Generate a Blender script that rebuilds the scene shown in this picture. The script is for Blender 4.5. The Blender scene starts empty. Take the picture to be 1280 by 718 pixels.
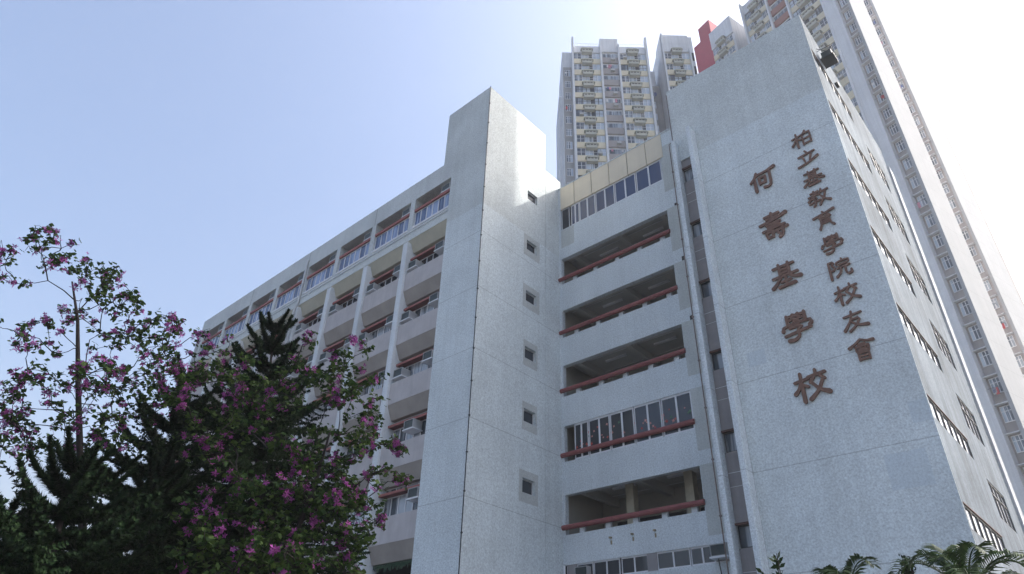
import bpy, math, random
import numpy as np
from mathutils import Vector, Matrix
R = math.radians
sc = bpy.context.scene
col = sc.collection

# ------------------------------------------------------------------ camera
cam = bpy.data.cameras.new('camera'); cam_o = bpy.data.objects.new('camera', cam); col.objects.link(cam_o)
yaw, pitch, roll = -.746652747, .580187, .0323728
fw = Vector((math.sin(yaw)*math.cos(pitch), math.cos(yaw)*math.cos(pitch), math.sin(pitch)))
rt = Vector((math.cos(yaw), -math.sin(yaw), 0)); up = rt.cross(fw)
r2 = math.cos(roll)*rt+math.sin(roll)*up; u2 = -math.sin(roll)*rt+math.cos(roll)*up
m3 = Matrix((r2, u2, -fw)).transposed()
cam_o.matrix_world = Matrix.Translation((0, 0, 1.6)) @ m3.to_4x4()
cam.sensor_width = 36; cam.lens = 845.3667/1280*36
cam.clip_start = .1; cam.clip_end = 3000
sc.camera = cam_o

# ------------------------------------------------------------------ sky, sun, exposure
SUN_AZ, SUN_EL = R(36), math.atan(math.cos(R(36))*1.017)
w = bpy.data.worlds.new('World'); sc.world = w; w.use_nodes = True
nt = w.node_tree; bg = nt.nodes['Background']
sky = nt.nodes.new('ShaderNodeTexSky'); sky.sky_type = 'NISHITA'; sky.sun_disc = False
sky.sun_elevation = SUN_EL; sky.sun_rotation = SUN_AZ
sky.air_density = 1.1; sky.dust_density = 8.5; sky.ozone_density = 3.6; sky.altitude = 0
nt.links.new(sky.outputs[0], bg.inputs[0]); bg.inputs[1].default_value = .13
sun = bpy.data.lights.new('sun', 'SUN'); sun.energy = 2.2; sun.angle = R(.53); sun.color = (1, .965, .92)
sun_o = bpy.data.objects.new('sun', sun); col.objects.link(sun_o)
sd = Vector((math.sin(SUN_AZ)*math.cos(SUN_EL), math.cos(SUN_AZ)*math.cos(SUN_EL), math.sin(SUN_EL)))
sun_o.rotation_euler = sd.to_track_quat('Z', 'Y').to_euler()
vs = sc.view_settings
vs.view_transform = 'Standard'; vs.look = 'None'; vs.gamma = 1; vs.exposure = 1.48; vs.use_curve_mapping = False

# ------------------------------------------------------------------ helpers
class MB:
    """collects faces and links them as one mesh object"""
    def __init__(s, tf=None): s.v = []; s.f = []; s.m = []; s.tf = tf
    def add(s, vs, fs, mi=0):
        b = len(s.v)
        if s.tf: vs = [s.tf(*p) for p in vs]
        s.v += [tuple(p) for p in vs]
        for f in fs: s.f.append(tuple(b+i for i in f)); s.m.append(mi)
        return s
    def box(s, x0, x1, y0, y1, z0, z1, mi=0):
        return s.add([(x0,y0,z0),(x1,y0,z0),(x1,y1,z0),(x0,y1,z0),(x0,y0,z1),(x1,y0,z1),(x1,y1,z1),(x0,y1,z1)],
              [(0,3,2,1),(4,5,6,7),(0,1,5,4),(1,2,6,5),(2,3,7,6),(3,0,4,7)], mi)
    def prism(s, pts, a, b, axis='x', mi=0):
        n = len(pts)
        if axis == 'x': v = [(a,p,q) for p,q in pts]+[(b,p,q) for p,q in pts]
        elif axis == 'y': v = [(p,a,q) for p,q in pts]+[(p,b,q) for p,q in pts]
        else: v = [(p,q,a) for p,q in pts]+[(p,q,b) for p,q in pts]
        f = [tuple(range(n)), tuple(range(2*n-1, n-1, -1))]+[(i,(i+1)%n,n+(i+1)%n,n+i) for i in range(n)]
        return s.add(v, f, mi)
    def tube(s, path, r, seg=8, mi=0):
        path = [Vector(p) for p in path]; n = len(path)
        rs = r if isinstance(r, (list, tuple)) else [r]*n
        b = []; prev = None
        for i, p in enumerate(path):
            t = (path[min(i+1,n-1)]-path[max(i-1,0)])
            t = t.normalized() if t.length > 1e-9 else Vector((0,0,1))
            if prev is None:
                a = Vector((0,0,1)) if abs(t.z) < .9 else Vector((1,0,0)); prev = t.cross(a).normalized()
            u = (prev-t*prev.dot(t)); u = u.normalized() if u.length > 1e-6 else t.orthogonal().normalized(); prev = u
            w_ = t.cross(u)
            for k in range(seg):
                an = 2*math.pi*k/seg; b.append(p+(u*math.cos(an)+w_*math.sin(an))*rs[i])
        f = [(i*seg+k, i*seg+(k+1)%seg, (i+1)*seg+(k+1)%seg, (i+1)*seg+k) for i in range(n-1) for k in range(seg)]
        f += [tuple(range(seg-1,-1,-1)), tuple((n-1)*seg+k for k in range(seg))]
        return s.add(b, f, mi)
    def build(s, name, mats, parent=None, bevel=0, smooth=False):
        me = bpy.data.meshes.new(name); me.from_pydata(s.v, [], s.f)
        if not isinstance(mats, (list, tuple)): mats = [mats]
        for m in mats: me.materials.append(m)
        if len(mats) > 1: me.polygons.foreach_set('material_index', s.m)
        if smooth: me.polygons.foreach_set('use_smooth', [True]*len(s.f))
        me.update()
        o = bpy.data.objects.new(name, me); col.objects.link(o)
        if parent: o.parent = parent
        if bevel:
            bm_ = o.modifiers.new('bevel', 'BEVEL'); bm_.width = bevel; bm_.segments = 2; bm_.limit_method = 'ANGLE'
        return o

def thing(name, label, cat, loc=(0,0,0), group=None, rz=0):
    o = bpy.data.objects.new(name, None); col.objects.link(o); o.location = loc; o.rotation_euler = (0,0,rz)
    o.empty_display_size = .3
    return tag(o, label, cat, group)
def tag(o, label, cat, group=None, kind=None):
    if label: o['label'] = label
    if cat: o['category'] = cat
    if group: o['group'] = group
    if kind: o['kind'] = kind
    return o
def keep(o, root):
    """parent o to root but leave its world-space mesh where it is"""
    o.parent = root; o.matrix_parent_inverse = Matrix.Translation(root.location).inverted(); return o
def copy_thing(t, loc, label, group=None):
    r = t.copy(); col.objects.link(r); r.location = loc; r['label'] = label
    if group: r['group'] = group
    for ch in t.children:
        c = ch.copy(); col.objects.link(c); c.parent = r
        for g in ch.children:
            d = g.copy(); col.objects.link(d); d.parent = c
    return r

# ------------------------------------------------------------------ materials
def mat(name, base, rough=.8, spec=.3, metal=0):
    m = bpy.data.materials.new(name); m.use_nodes = True
    b = m.node_tree.nodes['Principled BSDF']
    b.inputs['Base Color'].default_value = (*base, 1); b.inputs['Roughness'].default_value = rough
    b.inputs['Specular IOR Level'].default_value = spec; b.inputs['Metallic'].default_value = metal
    return m, m.node_tree, b
def N(t, ty, **k):
    n = t.nodes.new(ty)
    for a, v in k.items():
        if a[0] == '_': n.inputs[int(a[1:])].default_value = v
        else: setattr(n, a, v)
    return n
def mth(t, op, a, b=None, c=None):
    n = N(t, 'ShaderNodeMath', operation=op)
    for i, x in enumerate((a, b, c)):
        if x is None: continue
        if isinstance(x, (int, float)): n.inputs[i].default_value = x
        else: t.links.new(x, n.inputs[i])
    return n.outputs[0]
def noise(t, vec, scale, det=3, rough=.6):
    n = N(t, 'ShaderNodeTexNoise'); n.inputs['Scale'].default_value = scale; n.inputs['Detail'].default_value = det
    n.inputs['Roughness'].default_value = rough; t.links.new(vec, n.inputs['Vector']); return n.outputs['Fac']
def scaled(t, vec, s):
    n = N(t, 'ShaderNodeVectorMath', operation='MULTIPLY'); t.links.new(vec, n.inputs[0]); n.inputs[1].default_value = s
    return n.outputs[0]
def ramp(t, f, a, b):
    n = N(t, 'ShaderNodeMapRange'); t.links.new(f, n.inputs[0])
    n.inputs[1].default_value, n.inputs[2].default_value = a; n.inputs[3].default_value, n.inputs[4].default_value = b
    return n.outputs[0]
def mixc(t, fac, a, b):
    n = N(t, 'ShaderNodeMix', data_type='RGBA')
    if isinstance(fac, float): n.inputs[0].default_value = fac
    else: t.links.new(fac, n.inputs[0])
    for i, x in ((6, a), (7, b)):
        if isinstance(x, tuple): n.inputs[i].default_value = (*x, 1)
        else: t.links.new(x, n.inputs[i])
    return n.outputs[2]

def rough_wall(name, base, upper=None, zone=25.0, joints=None, speck=.32, fine=15, stain=.12, streak=.10, bump=.25, rust=0):
    """pebbledash / render: chips, blotches, rain streaks, optional finish change at a height, optional construction joints"""
    m, t, b = mat(name, base, .92, .15)
    pos = N(t, 'ShaderNodeNewGeometry').outputs['Position']
    z = N(t, 'ShaderNodeSeparateXYZ'); t.links.new(pos, z.inputs[0]); z = z.outputs[2]
    c = base
    if upper:
        wob = mth(t, 'MULTIPLY', noise(t, pos, 2.0), .05)
        f = ramp(t, mth(t, 'ADD', z, wob), (zone-.02, zone+.06), (0, 1)); c = mixc(t, f, base, upper)
    n1 = noise(t, pos, fine, 3, .7); n2 = noise(t, pos, fine*3.3, 2, .7)
    v = mth(t, 'ADD', mth(t, 'MULTIPLY', n1, .6), mth(t, 'MULTIPLY', n2, .4))
    v = ramp(t, v, (.33, .67), (1-speck, 1+speck))
    st = ramp(t, noise(t, pos, .33, 5, .62), (.3, .7), (1-stain, 1+stain*.6))
    sk = ramp(t, noise(t, scaled(t, pos, (2.2, 2.2, .07)), 1.2, 4, .7), (.42, .75), (1, 1-streak))
    k = mth(t, 'MULTIPLY', mth(t, 'MULTIPLY', v, st), sk)
    if joints:
        z0, p = joints
        d = mth(t, 'ABSOLUTE', mth(t, 'SUBTRACT', mth(t, 'FLOORED_MODULO', mth(t, 'SUBTRACT', z, z0-p/2), p), p/2))
        j = ramp(t, d, (.010, .019), (.68, 1)); j = mth(t, 'MAXIMUM', j, ramp(t, z, (zone-.1, zone), (0, 1)) if upper else 0.0); k = mth(t, 'MULTIPLY', k, j)
    n = N(t, 'ShaderNodeVectorMath', operation='SCALE')
    if isinstance(c, tuple): n.inputs[0].default_value = c
    else: t.links.new(c, n.inputs[0])
    t.links.new(k, n.inputs['Scale']); out = n.outputs[0]
    if rust:
        rf = ramp(t, noise(t, scaled(t, pos, (1.5, 1.5, .12)), 1.6, 4, .7), (.58, .8), (0, rust)); out = mixc(t, rf, out, (.23, .2, .16))
    t.links.new(out, b.inputs['Base Color'])
    bp = N(t, 'ShaderNodeBump'); bp.inputs['Strength'].default_value = bump; bp.inputs['Distance'].default_value = .02
    t.links.new(v, bp.inputs['Height']); t.links.new(bp.outputs[0], b.inputs['Normal'])
    return m
def painted(name, base, rough=.6, var=.12, scale=3, spec=.3, metal=0, streak=.0):
    m, t, b = mat(name, base, rough, spec, metal)
    pos = N(t, 'ShaderNodeNewGeometry').outputs['Position']
    k = ramp(t, noise(t, pos, scale, 5, .65), (.3, .7), (1-var, 1+var))
    if streak:
        k = mth(t, 'MULTIPLY', k, ramp(t, noise(t, scaled(t, pos, (3, 3, .12)), 1.5, 4, .7), (.4, .75), (1, 1-streak)))
    n = N(t, 'ShaderNodeVectorMath', operation='SCALE'); n.inputs[0].default_value = base; t.links.new(k, n.inputs['Scale'])
    t.links.new(n.outputs[0], b.inputs['Base Color'])
    return m
def glass(name, base, curtain=None, rough=.08, spec=.6, var=.3, cscale=5.0, amount=.5):
    """glazing seen from outside: dark room or drawn curtains behind a glossy pane; each pane differs a little"""
    m, t, b = mat(name, base, rough, spec)
    g = N(t, 'ShaderNodeNewGeometry')
    pos = g.outputs['Position']; isl = g.outputs['Random Per Island']
    c = base
    if curtain:
        f = noise(t, scaled(t, pos, (1, 1, .06)), cscale, 3, .6)
        f = mth(t, 'ADD', f, mth(t, 'MULTIPLY', mth(t, 'SUBTRACT', isl, .5), .35))
        f = ramp(t, f, (.5-.15*amount*2+.1, .62), (0, 1)); c = mixc(t, f, base, curtain)
    k = ramp(t, isl, (0, 1), (1-var, 1+var))
    n = N(t, 'ShaderNodeVectorMath', operation='SCALE'); t.links.new(k, n.inputs['Scale'])
    if isinstance(c, tuple): n.inputs[0].default_value = c
    else: t.links.new(c, n.inputs[0])
    t.links.new(n.outputs[0], b.inputs['Base Color'])
    return m
def leaf_mat(name, a, bcol, trans=.25, rough=.55, spec=.25):
    m, t, b = mat(name, a, rough, spec)
    isl = N(t, 'ShaderNodeNewGeometry').outputs['Random Per Island']
    c = mixc(t, isl, a, bcol); t.links.new(c, b.inputs['Base Color'])
    tr = N(t, 'ShaderNodeBsdfTranslucent'); t.links.new(c, tr.inputs[0])
    mx = N(t, 'ShaderNodeMixShader'); mx.inputs[0].default_value = trans
    t.links.new(b.outputs[0], mx.inputs[1]); t.links.new(tr.outputs[0], mx.inputs[2])
    t.links.new(mx.outputs[0], t.nodes['Material Output'].inputs[0])
    return m

PEB = (.66, .715, .72); PEB_UP = (.605, .645, .635)
M_wall = rough_wall('pebbledash', PEB, PEB_UP, 24.95, (9.38, 3.375))
M_tower = rough_wall('pebbledash_tower', PEB, PEB_UP, 24.45, (9.32, 3.33))
M_plain = rough_wall('pebbledash_plain', (.64, .68, .70))
M_patch = rough_wall('grey_patch', (.51, .535, .52), speck=.22)
M_repaint = rough_wall('repaint_patch', (.60, .665, .69), speck=.2)
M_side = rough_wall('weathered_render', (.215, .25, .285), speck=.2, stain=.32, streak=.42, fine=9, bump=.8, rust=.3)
M_fin = rough_wall('fin_render', (.70, .74, .76), speck=.12)
M_lilac = painted('lilac_grey_paint', (.50, .475, .47), .85, .10, 1.2, streak=.12)
M_strip = painted('grey_panel', (.29, .275, .275), .8, .1, 1.5, streak=.1)
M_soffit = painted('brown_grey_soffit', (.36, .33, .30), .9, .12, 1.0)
M_cream_soffit = painted('cream_soffit', (.47, .45, .36), .9, .12, 1.0)
M_ceiling = painted('corridor_ceiling', (.50, .50, .47), .9, .08, .8)
M_inner = painted('corridor_wall', (.34, .33, .29), .9, .1, .6)
M_pink = painted('pink_paint', (.33, .115, .10), .6, .15, 2.5)
M_pink_shade = painted('pink_paint_shaded', (.15, .05, .047), .65, .15, 2.5)  # ledge body: pink darkened so the underside's shade sits in the colour
M_rail = painted('maroon_rail_paint', (.25, .08, .078), .55, .18, 3)
M_cream = painted('cream_panel', (.68, .61, .48), .7, .06, .8, streak=.06)
M_frame = painted('white_frame', (.72, .73, .75), .4, .06, 2)
M_alu = painted('aluminium_frame', (.50, .51, .52), .35, .08, 3, .5)
M_darkmetal = painted('dark_metal', (.035, .04, .042), .5, .2, 6)
M_rust = painted('rusty_metal', (.10, .055, .045), .8, .3, 4)
M_pipe = painted('pipe_paint', (.50, .52, .53), .5, .12, 2)
M_ac = painted('ac_casing', (.42, .43, .43), .5, .12, 3)
M_acdark = painted('ac_grille', (.045, .06, .06), .5, .2, 8)
M_room = painted('dark_room', (.03, .03, .032), .9, .2, .5)
M_gl_blue = glass('blue_glass', (.045, .065, .13), None, .07, .55, .25)
M_gl_curt = glass('curtained_glass', (.06, .10, .20), (.24, .31, .46), .10, .5, .18, 8, .4)
M_gl_dark = glass('dark_glass', (.025, .03, .038), None, .06, .6, .5)
M_gl_green = glass('grey_glass', (.06, .075, .09), (.3, .33, .36), .1, .55, .4, 3, .35)
M_gl_bright = glass('bright_glass', (.22, .24, .28), None, .05, .8, .3)
M_char = painted('brown_letter', (.17, .088, .058), .5, .15, 6)
M_joint = painted('dark_joint', (.06, .06, .06), .9, .2, 4)

# ------------------------------------------------------------------ ground
g = MB(); n = 24
rr = [0, 15, 30, 60, 120, 300, 600]
vs_ = [(0,0,0)]; fs_ = []
for r in rr[1:]:
    for k in range(n): vs_.append((r*math.cos(2*math.pi*k/n)-5, r*math.sin(2*math.pi*k/n)+20, 0))
for k in range(n): fs_.append((0, 1+k, 1+(k+1) % n))
for i in range(len(rr)-2):
    for k in range(n): fs_.append((1+i*n+k, 1+i*n+n+k, 1+i*n+n+(k+1) % n, 1+i*n+(k+1) % n))
g.add(vs_, fs_)
M_ground = painted('asphalt_ground', (.09, .09, .088), .9, .2, .8)
tag(g.build('ground', M_ground), None, None, None, 'structure')

# ------------------------------------------------------------------ school building
school = thing('school_building', 'grey pebbledash school block with stair tower, long classroom wing and lettered end wall', 'building', (-19.5, 18.66, 0))
def part(mb, name, mats, parent=None, bevel=0, label=None, smooth=False):
    o = mb.build(name, mats, bevel=bevel, smooth=smooth)
    if parent is None or parent is school: keep(o, school)
    else: o.parent = parent
    if label: o['label'] = label
    return o
Y0 = 18.66
# --- stair tower
rng0 = random.Random(2)
t = MB()
wz = [27.65, 24.08, 20.79, 17.5, 14.22, 10.94]; wy0, wy1, wh = 22.15, 23.0, .64
# the +X face is pieced round the small windows; the other faces are whole
def wall_x(mb, x0, x1, ya, yb, za, zb, holes):
    """wall between x0 and x1 spanning ya..yb, za..zb with holes (y0,y1,z0,z1), all in one y column"""
    hy0, hy1 = holes[0][0], holes[0][1]
    mb.box(x0, x1, ya, hy0, za, zb); mb.box(x0, x1, hy1, yb, za, zb)
    z = za
    for h in sorted(holes, key=lambda h: h[2]):
        mb.box(x0, x1, hy0, hy1, z, h[2]); z = h[3]
    mb.box(x0, x1, hy0, hy1, z, zb)
holes = [(wy0, wy1, z-wh, z) for z in wz]
wall_x(t, -19.75, -19.5, Y0, 23.75, 0, 33.35, holes)
t.box(-22.25, -19.75, Y0, Y0+.25, 0, 29.2)                # front
t.box(-22.25, -22.0, Y0+.25, 25.0, 0, 29.2)
t.box(-23.0, -19.75, Y0, Y0+.25, 29.2, 33.35)             # head house on the roof
t.box(-23.0, -22.75, Y0+.25, 23.75, 29.2, 33.35)
t.box(-22.75, -19.75, 23.5, 23.75, 29.2, 33.35)
t.box(-22.75, -19.75, Y0+.25, 23.5, 33.1, 33.3)
t.box(-22.0, -19.75, Y0+.25, 25.0, 28.9, 29.15)
tower_o = part(t, 'stair_tower', M_tower)
t2 = MB(); t2.box(-19.75, -19.505, 23.77, 25.0, 0, 30.35); t2.box(-19.75, -19.505, 25.0, 25.2, 29.56, 30.35)
part(t2, 'tower_link_wall', M_tower)
dk = MB(); dk.box(-19.76, -19.62, 23.72, 23.79, 0, 30.3); part(dk, 'movement_joint', M_joint)
for z in wz:
    f = MB()
    for a, b_, c, d in ((wy0, wy1, z-.05, z), (wy0, wy1, z-wh, z-wh+.05), (wy0, wy0+.05, z-wh+.05, z-.05), (wy1-.05, wy1, z-wh+.05, z-.05)):
        f.box(-19.68, -19.63, a, b_, c, d)
    fo = part(f, 'small_window', M_alu)
    gm = MB(); gm.box(-19.665, -19.65, wy0+.05, wy1-.05, z-wh+.05, z-.05)
    keep_ = gm.build('pane', M_gl_dark); keep_.parent = fo
    rm = MB()
    if z != wz[0]:
        p0 = rng0.uniform(.1, .24)
        for a, b_, c, d in ((wy0-p0, wy1+p0, z, z+.34), (wy0-p0, wy1+p0, z-wh-.42, z-wh), (wy0-p0, wy0, z-wh, z), (wy1, wy1+p0, z-wh, z)):
            rm.box(-19.505, -19.496, a, b_, c, d)
        part(rm, 'plaster_patch', M_patch)

# --- classroom wing (runs to -X)
W0, W1 = -51.8, -22.25
FR = [-25.28-3.68*k for k in range(8)]                   # right edge of each fin
bays = []                                                # (left, right)
r = W1
for k in range(8):
    l = FR[k] if k < 7 else FR[7]
    bays.append((l, r)); r = l-.4
bays_end = r
TOPZ0, TOPZ1 = 25.58, 27.82
wb = MB()
wb.box(W0, W1, Y0, Y0+.9, TOPZ1, 29.2)                   # parapet band
wb.box(W0, W0+.35, Y0, Y0+.9, 24.82, TOPZ1)
wb.box(W0, bays[7][0], Y0+.001, Y0+.9, TOPZ0, TOPZ1) if W0+.35 < bays[7][0] else None
for k in range(7):
    wb.box(FR[k]-.4, FR[k], Y0, Y0+.9, TOPZ0, TOPZ1)     # top-floor piers
wb.box(W0+.35, W1, Y0, Y0+.9, 24.82, TOPZ0)              # spandrel under the top windows
wb.box(W0, W1, 26.6, 27.0, 0, 29.2)
wb.box(W0, W1, Y0+.9, 26.6, 28.95, 29.1)
wb.box(W0, W0+.3, Y0+.9, 26.6, 0, 28.95)
part(wb, 'wing_wall', rough_wall('pebbledash_wing', (.64, .68, .67), (.60, .635, .63), 25.5))
cs = MB(); cs.prism([(Y0+.02, 24.82), (Y0+.9, 24.82), (Y0+.9, 24.05), (Y0+.34, 24.05)], W0+.35, W1); part(cs, 'cream_chamfer', M_cream_soffit)
# ceiling of the top recess is the underside of the parapet band; dark transom behind
tr = MB(); tr.box(W0+.35, W1, Y0+.9, Y0+.95, 26.9, TOPZ1); part(tr, 'transom_strip', M_gl_dark)
joint = MB()
for x in (-29.15, -36.5, -44.0): joint.box(x-.012, x+.012, Y0-.004, Y0, TOPZ1, 29.2)
part(joint, 'parapet_joint', M_joint)
PT = [9.23+3.3*k for k in range(5)]                      # parapet tops
def win_panes(x0, x1, y, z0, z1, n, name='window', gm=M_gl_curt, fm=M_frame, fw_=.05, mullion=None, parent=None, opening=None):
    f = MB(); p = MB()
    f.box(x0, x1, y, y+.06, z0, z0+fw_); f.box(x0, x1, y, y+.06, z1-fw_, z1)
    wpan = (x1-x0)/n
    for i in range(n+1):
        a = x0+i*wpan; hw = fw_*.5
        a0, a1 = max(x0, a-hw), min(x1, a+hw)
        f.box(a0, a1, y-.002, y+.058, z0+fw_, z1-fw_)
    for i in range(n):
        p.box(x0+i*wpan+fw_*.5, x0+(i+1)*wpan-fw_*.5, y+.025, y+.035, z0+fw_, z1-fw_)
    fo = part(f, name, fm, parent)
    po = p.build('pane', gm); po.parent = fo
    return fo
rng = random.Random(4)
for k, (l, r_) in enumerate(bays):
    win_panes(l+.02, r_-.02, Y0+.12, TOPZ0+.12, 26.86, 6, gm=M_gl_curt)
    sl = MB(); sl.box(l, r_, Y0-.03, Y0+.12, TOPZ0, TOPZ0+.12); part(sl, 'window_sill', M_frame)
    bm = MB(); bm.box(l, r_, Y0+.02, Y0+.28, 26.88, 27.03); part(bm, 'sunshade_beam', M_pink)
    for q, T in enumerate(PT):
        # parapet with hopper soffit, sunshade ledge, windows below it and transom lights above it
        pp = MB(); pp.box(l, r_, Y0, Y0+.62, T-1.14, T); part(pp, 'balcony_parapet', M_lilac)
        so = MB(); so.prism([(Y0+.01, T-1.14), (Y0+.62, T-1.14), (Y0+.62, T-1.85), (Y0+.32, T-1.85)], l, r_); part(so, 'hopper_soffit', M_soffit)
        le = MB(); le.box(l, r_, Y0+.23, Y0+.62, T+1.05, T+1.15); le.box(l, r_, Y0+.19, Y0+.23, T+1.04, T+1.152, 1); part(le, 'sunshade_ledge', [M_pink_shade, M_pink])
        win_panes(l, r_, Y0+.56, T, T+1.05, 6, gm=M_gl_green if q != 4 else M_gl_dark)
        win_panes(l, r_, Y0+.56, T+1.15, T+1.46, 4, name='transom_window', gm=M_gl_green)
# dark ground storey and inner mass so nothing shows through
core = MB(); core.box(W0+.3, W1, Y0+.64, 26.6, 7.35, 24.8); core.box(W0+.3, W1, Y0+2.5, 26.6, 0, 7.3)
part(core, 'wing_core', M_room)
for k in range(8):
    x = FR[k]; f = MB(); f.box(x-.4, x, Y0-.14, Y0+.64, 0, 24.62); part(f, 'facade_fin', M_fin, bevel=.015)
f = MB(); f.box(W0, FR[7]-.4, Y0, Y0+.64, 0, 24.8); part(f, 'end_pier', M_fin)
fr = MB()
for i in range(60): # leafy plastic fringe hung under the lowest soffit
    x = -25.2+i*.049; fr.box(x, x+.03, Y0+.36, Y0+.37, 7.36-rng.uniform(.12, .34), 7.37)
part(fr, 'hanging_fringe', painted('green_fringe', (.03, .07, .035), .7, .3, 5))
# thin service pipe under the top-floor sills
sp = MB(); sp.tube([(W0+.4, Y0-.05, 25.28), (W1+.05, Y0-.05, 25.34)], .022)
for x in np.arange(-51, -22.5, 1.2): sp.box(x-.02, x+.02, Y0-.06, Y0, 25.27, 25.33)
tag(sp.build('conduit', M_pipe), 'thin horizontal conduit under the top floor windows of the classroom wing', 'pipe')

# --- corridor block (bays between tower and lettered block)
YB = 25.0; X0, X1 = -19.35, -12.45
bt = [(7.05, 7.73), (9.0, 10.79), (12.36, 14.14), (15.72, 17.45), (19.1, 20.78), (22.5, 24.22), (26.32, 27.86)]
cw = MB()
z = 0
cw.box(X1, -10.6, YB, YB+.25, 7.73, 29.55)
cw.box(-19.5, X0, YB, YB+.25, 7.73, 29.55)
cw.box(-19.5, -10.6, YB, YB+.25, 0, 7.05)
for i in range(1, 7):
    cw.box(X0, X1, YB, YB+.25, bt[i-1][1], bt[i][0])
part(cw, 'corridor_facade', rough_wall('pebbledash_bays', (.63, .68, .70)))
pn = MB()
xs = [-19.35, -18.3, -17.03, -15.78, -14.53, -13.3, -12.25]
for a, b_ in zip(xs[:-1], xs[1:]): pn.box(a+.02, b_-.02, YB-.03, YB+.25, 27.86, 29.55)
part(pn, 'cream_panel', M_cream, bevel=.01)
pj = MB(); pj.box(X0, X1, YB+.02, YB+.2, 27.87, 29.53); part(pj, 'panel_backing', M_joint)
cap = MB(); cap.box(-19.5, -10.6, YB-.05, YB+.3, 29.552, 29.62); part(cap, 'roof_coping', M_plain)
fl = MB()
for i in range(1, 7):
    zc = bt[i][1]+.42                                        # ceiling of this storey
    fl.box(-19.5, -10.7, YB+.25, 33, zc, zc+.16)
    if i in (1, 2, 3, 4, 5):
        for x in (-18.6, -15.6, -12.9): fl.box(x-.12, x+.12, YB+.25, YB+3.2, zc-.40, zc)
        fl.box(-19.5, -10.7, YB+.25, YB+.30, bt[i][1]+.002, zc)
part(fl, 'corridor_ceiling', M_ceiling)
for i in range(1, 6):
    zc = bt[i][1]+.42
    cd = MB(); cd.tube([(-19.4, YB+1.0, zc-.03), (-10.9, YB+1.0, zc-.03)], .02, 6); cd.tube([(-19.4, YB+2.6, zc-.03), (-10.9, YB+2.6, zc-.03)], .015, 6)
    part(cd, 'ceiling_conduit', M_frame)
    for x in (-17.1, -14.2):
        lt = MB(); lt.box(x-.62, x+.62, YB+1.5, YB+1.62, zc-.10, zc-.002); part(lt, 'ceiling_light', M_frame)
iw = MB(); iw.box(-19.5, -10.7, YB+3.2, YB+3.4, 0, 28); iw.box(-19.6, -19.5, YB+.25, YB+3.2, 0, 28); iw.box(-10.9, -10.7, YB+.25, YB+3.2, 0, 28)
part(iw, 'corridor_back_wall', M_inner)
for i in range(1, 6):
    for x in (-18.2, -15.4, -12.6):
        dr = MB(); dr.box(x-.45, x+.45, YB+3.16, YB+3.19, bt[i][0]-1.0, bt[i][0]+1.1); part(dr, 'classroom_door', M_room)
    for x in (-17.5, -14.7):
        dr = MB(); dr.box(x, x+1.4, YB+3.16, YB+3.19, bt[i][0], bt[i][0]+1.1); part(dr, 'corridor_window', M_gl_dark)
for z0 in (9.0,):
    for x in (-16.75, -13.75):
        c_ = MB(); c_.box(x-.2, x+.2, YB+1.4, YB+1.8, z0-1.1, bt[1][1]+.42); part(c_, 'corridor_column', painted('cream_column', (.5, .46, .35), .8))
for i in range(1, 6):
    zb_ = bt[i][0]
    rl = MB(); rl.tube([(-19.52, YB-.02, zb_+.33), (X1+.05, YB-.02, zb_+.33)], .115, 10)
    ro = part(rl, 'handrail', M_rail, smooth=False)
    for x in (-18.5, -17.1, -15.7, -14.3, -12.95):
        p_ = MB(); p_.box(x-.13, x+.13, YB+.08, YB+.22, zb_, zb_+.26); po = p_.build('rail_post', M_plain); po.parent = ro
# glazed-in bay with paper cut-outs on the panes
def pair_windows(xs_, z0, z1, gm, open_left=True):
    for i, (a, b_) in enumerate(xs_):
        win_panes(a, b_, YB+.05, z0, z1, 2, gm=gm, fw_=.085)
xg = [(-18.75, -17.95), (-17.9, -16.72), (-16.67, -15.4), (-15.35, -13.98), (-13.93, -12.47)]
pair_windows(xg, bt[2][0], bt[2][1], M_gl_dark)
pc = [MB(), MB(), MB()]
for i in range(46):
    x = rng.uniform(-18.65, -12.6); z = rng.uniform(bt[2][0]+.55, bt[2][1]-.45); s = rng.uniform(.05, .10); a = rng.uniform(0, 6.28)
    pc[rng.choice((0, 0, 0, 1, 1, 2))].prism([(x+s*(1 if j % 2 else .45)*math.cos(a+j*math.pi/4), z+s*(1 if j % 2 else .45)*math.sin(a+j*math.pi/4)) for j in range(8)], YB+.066, YB+.07, 'y')
for q, cc in zip(pc, ((.55, .25, .22), (.45, .06, .05), (.06, .16, .08))): part(q, 'paper_decoration', painted('paper', cc, .8))
xt = [(-18.6, -18.02), (-17.98, -16.88), (-16.82, -15.55), (-15.49, -14.14), (-14.08, -12.5)]
pair_windows(xt, bt[6][0], bt[6][1], M_gl_blue)
for (a, b_, n_) in ((-19.3, -18.75, 1), ):
    win_panes(a, b_, YB+.05, bt[6][0], bt[6][1], n_, gm=M_gl_dark)
bk = MB(); bk.box(X0, X1, YB+.12, YB+.14, bt[6][0], bt[6][1]); part(bk, 'dark_backing', M_room)
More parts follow.
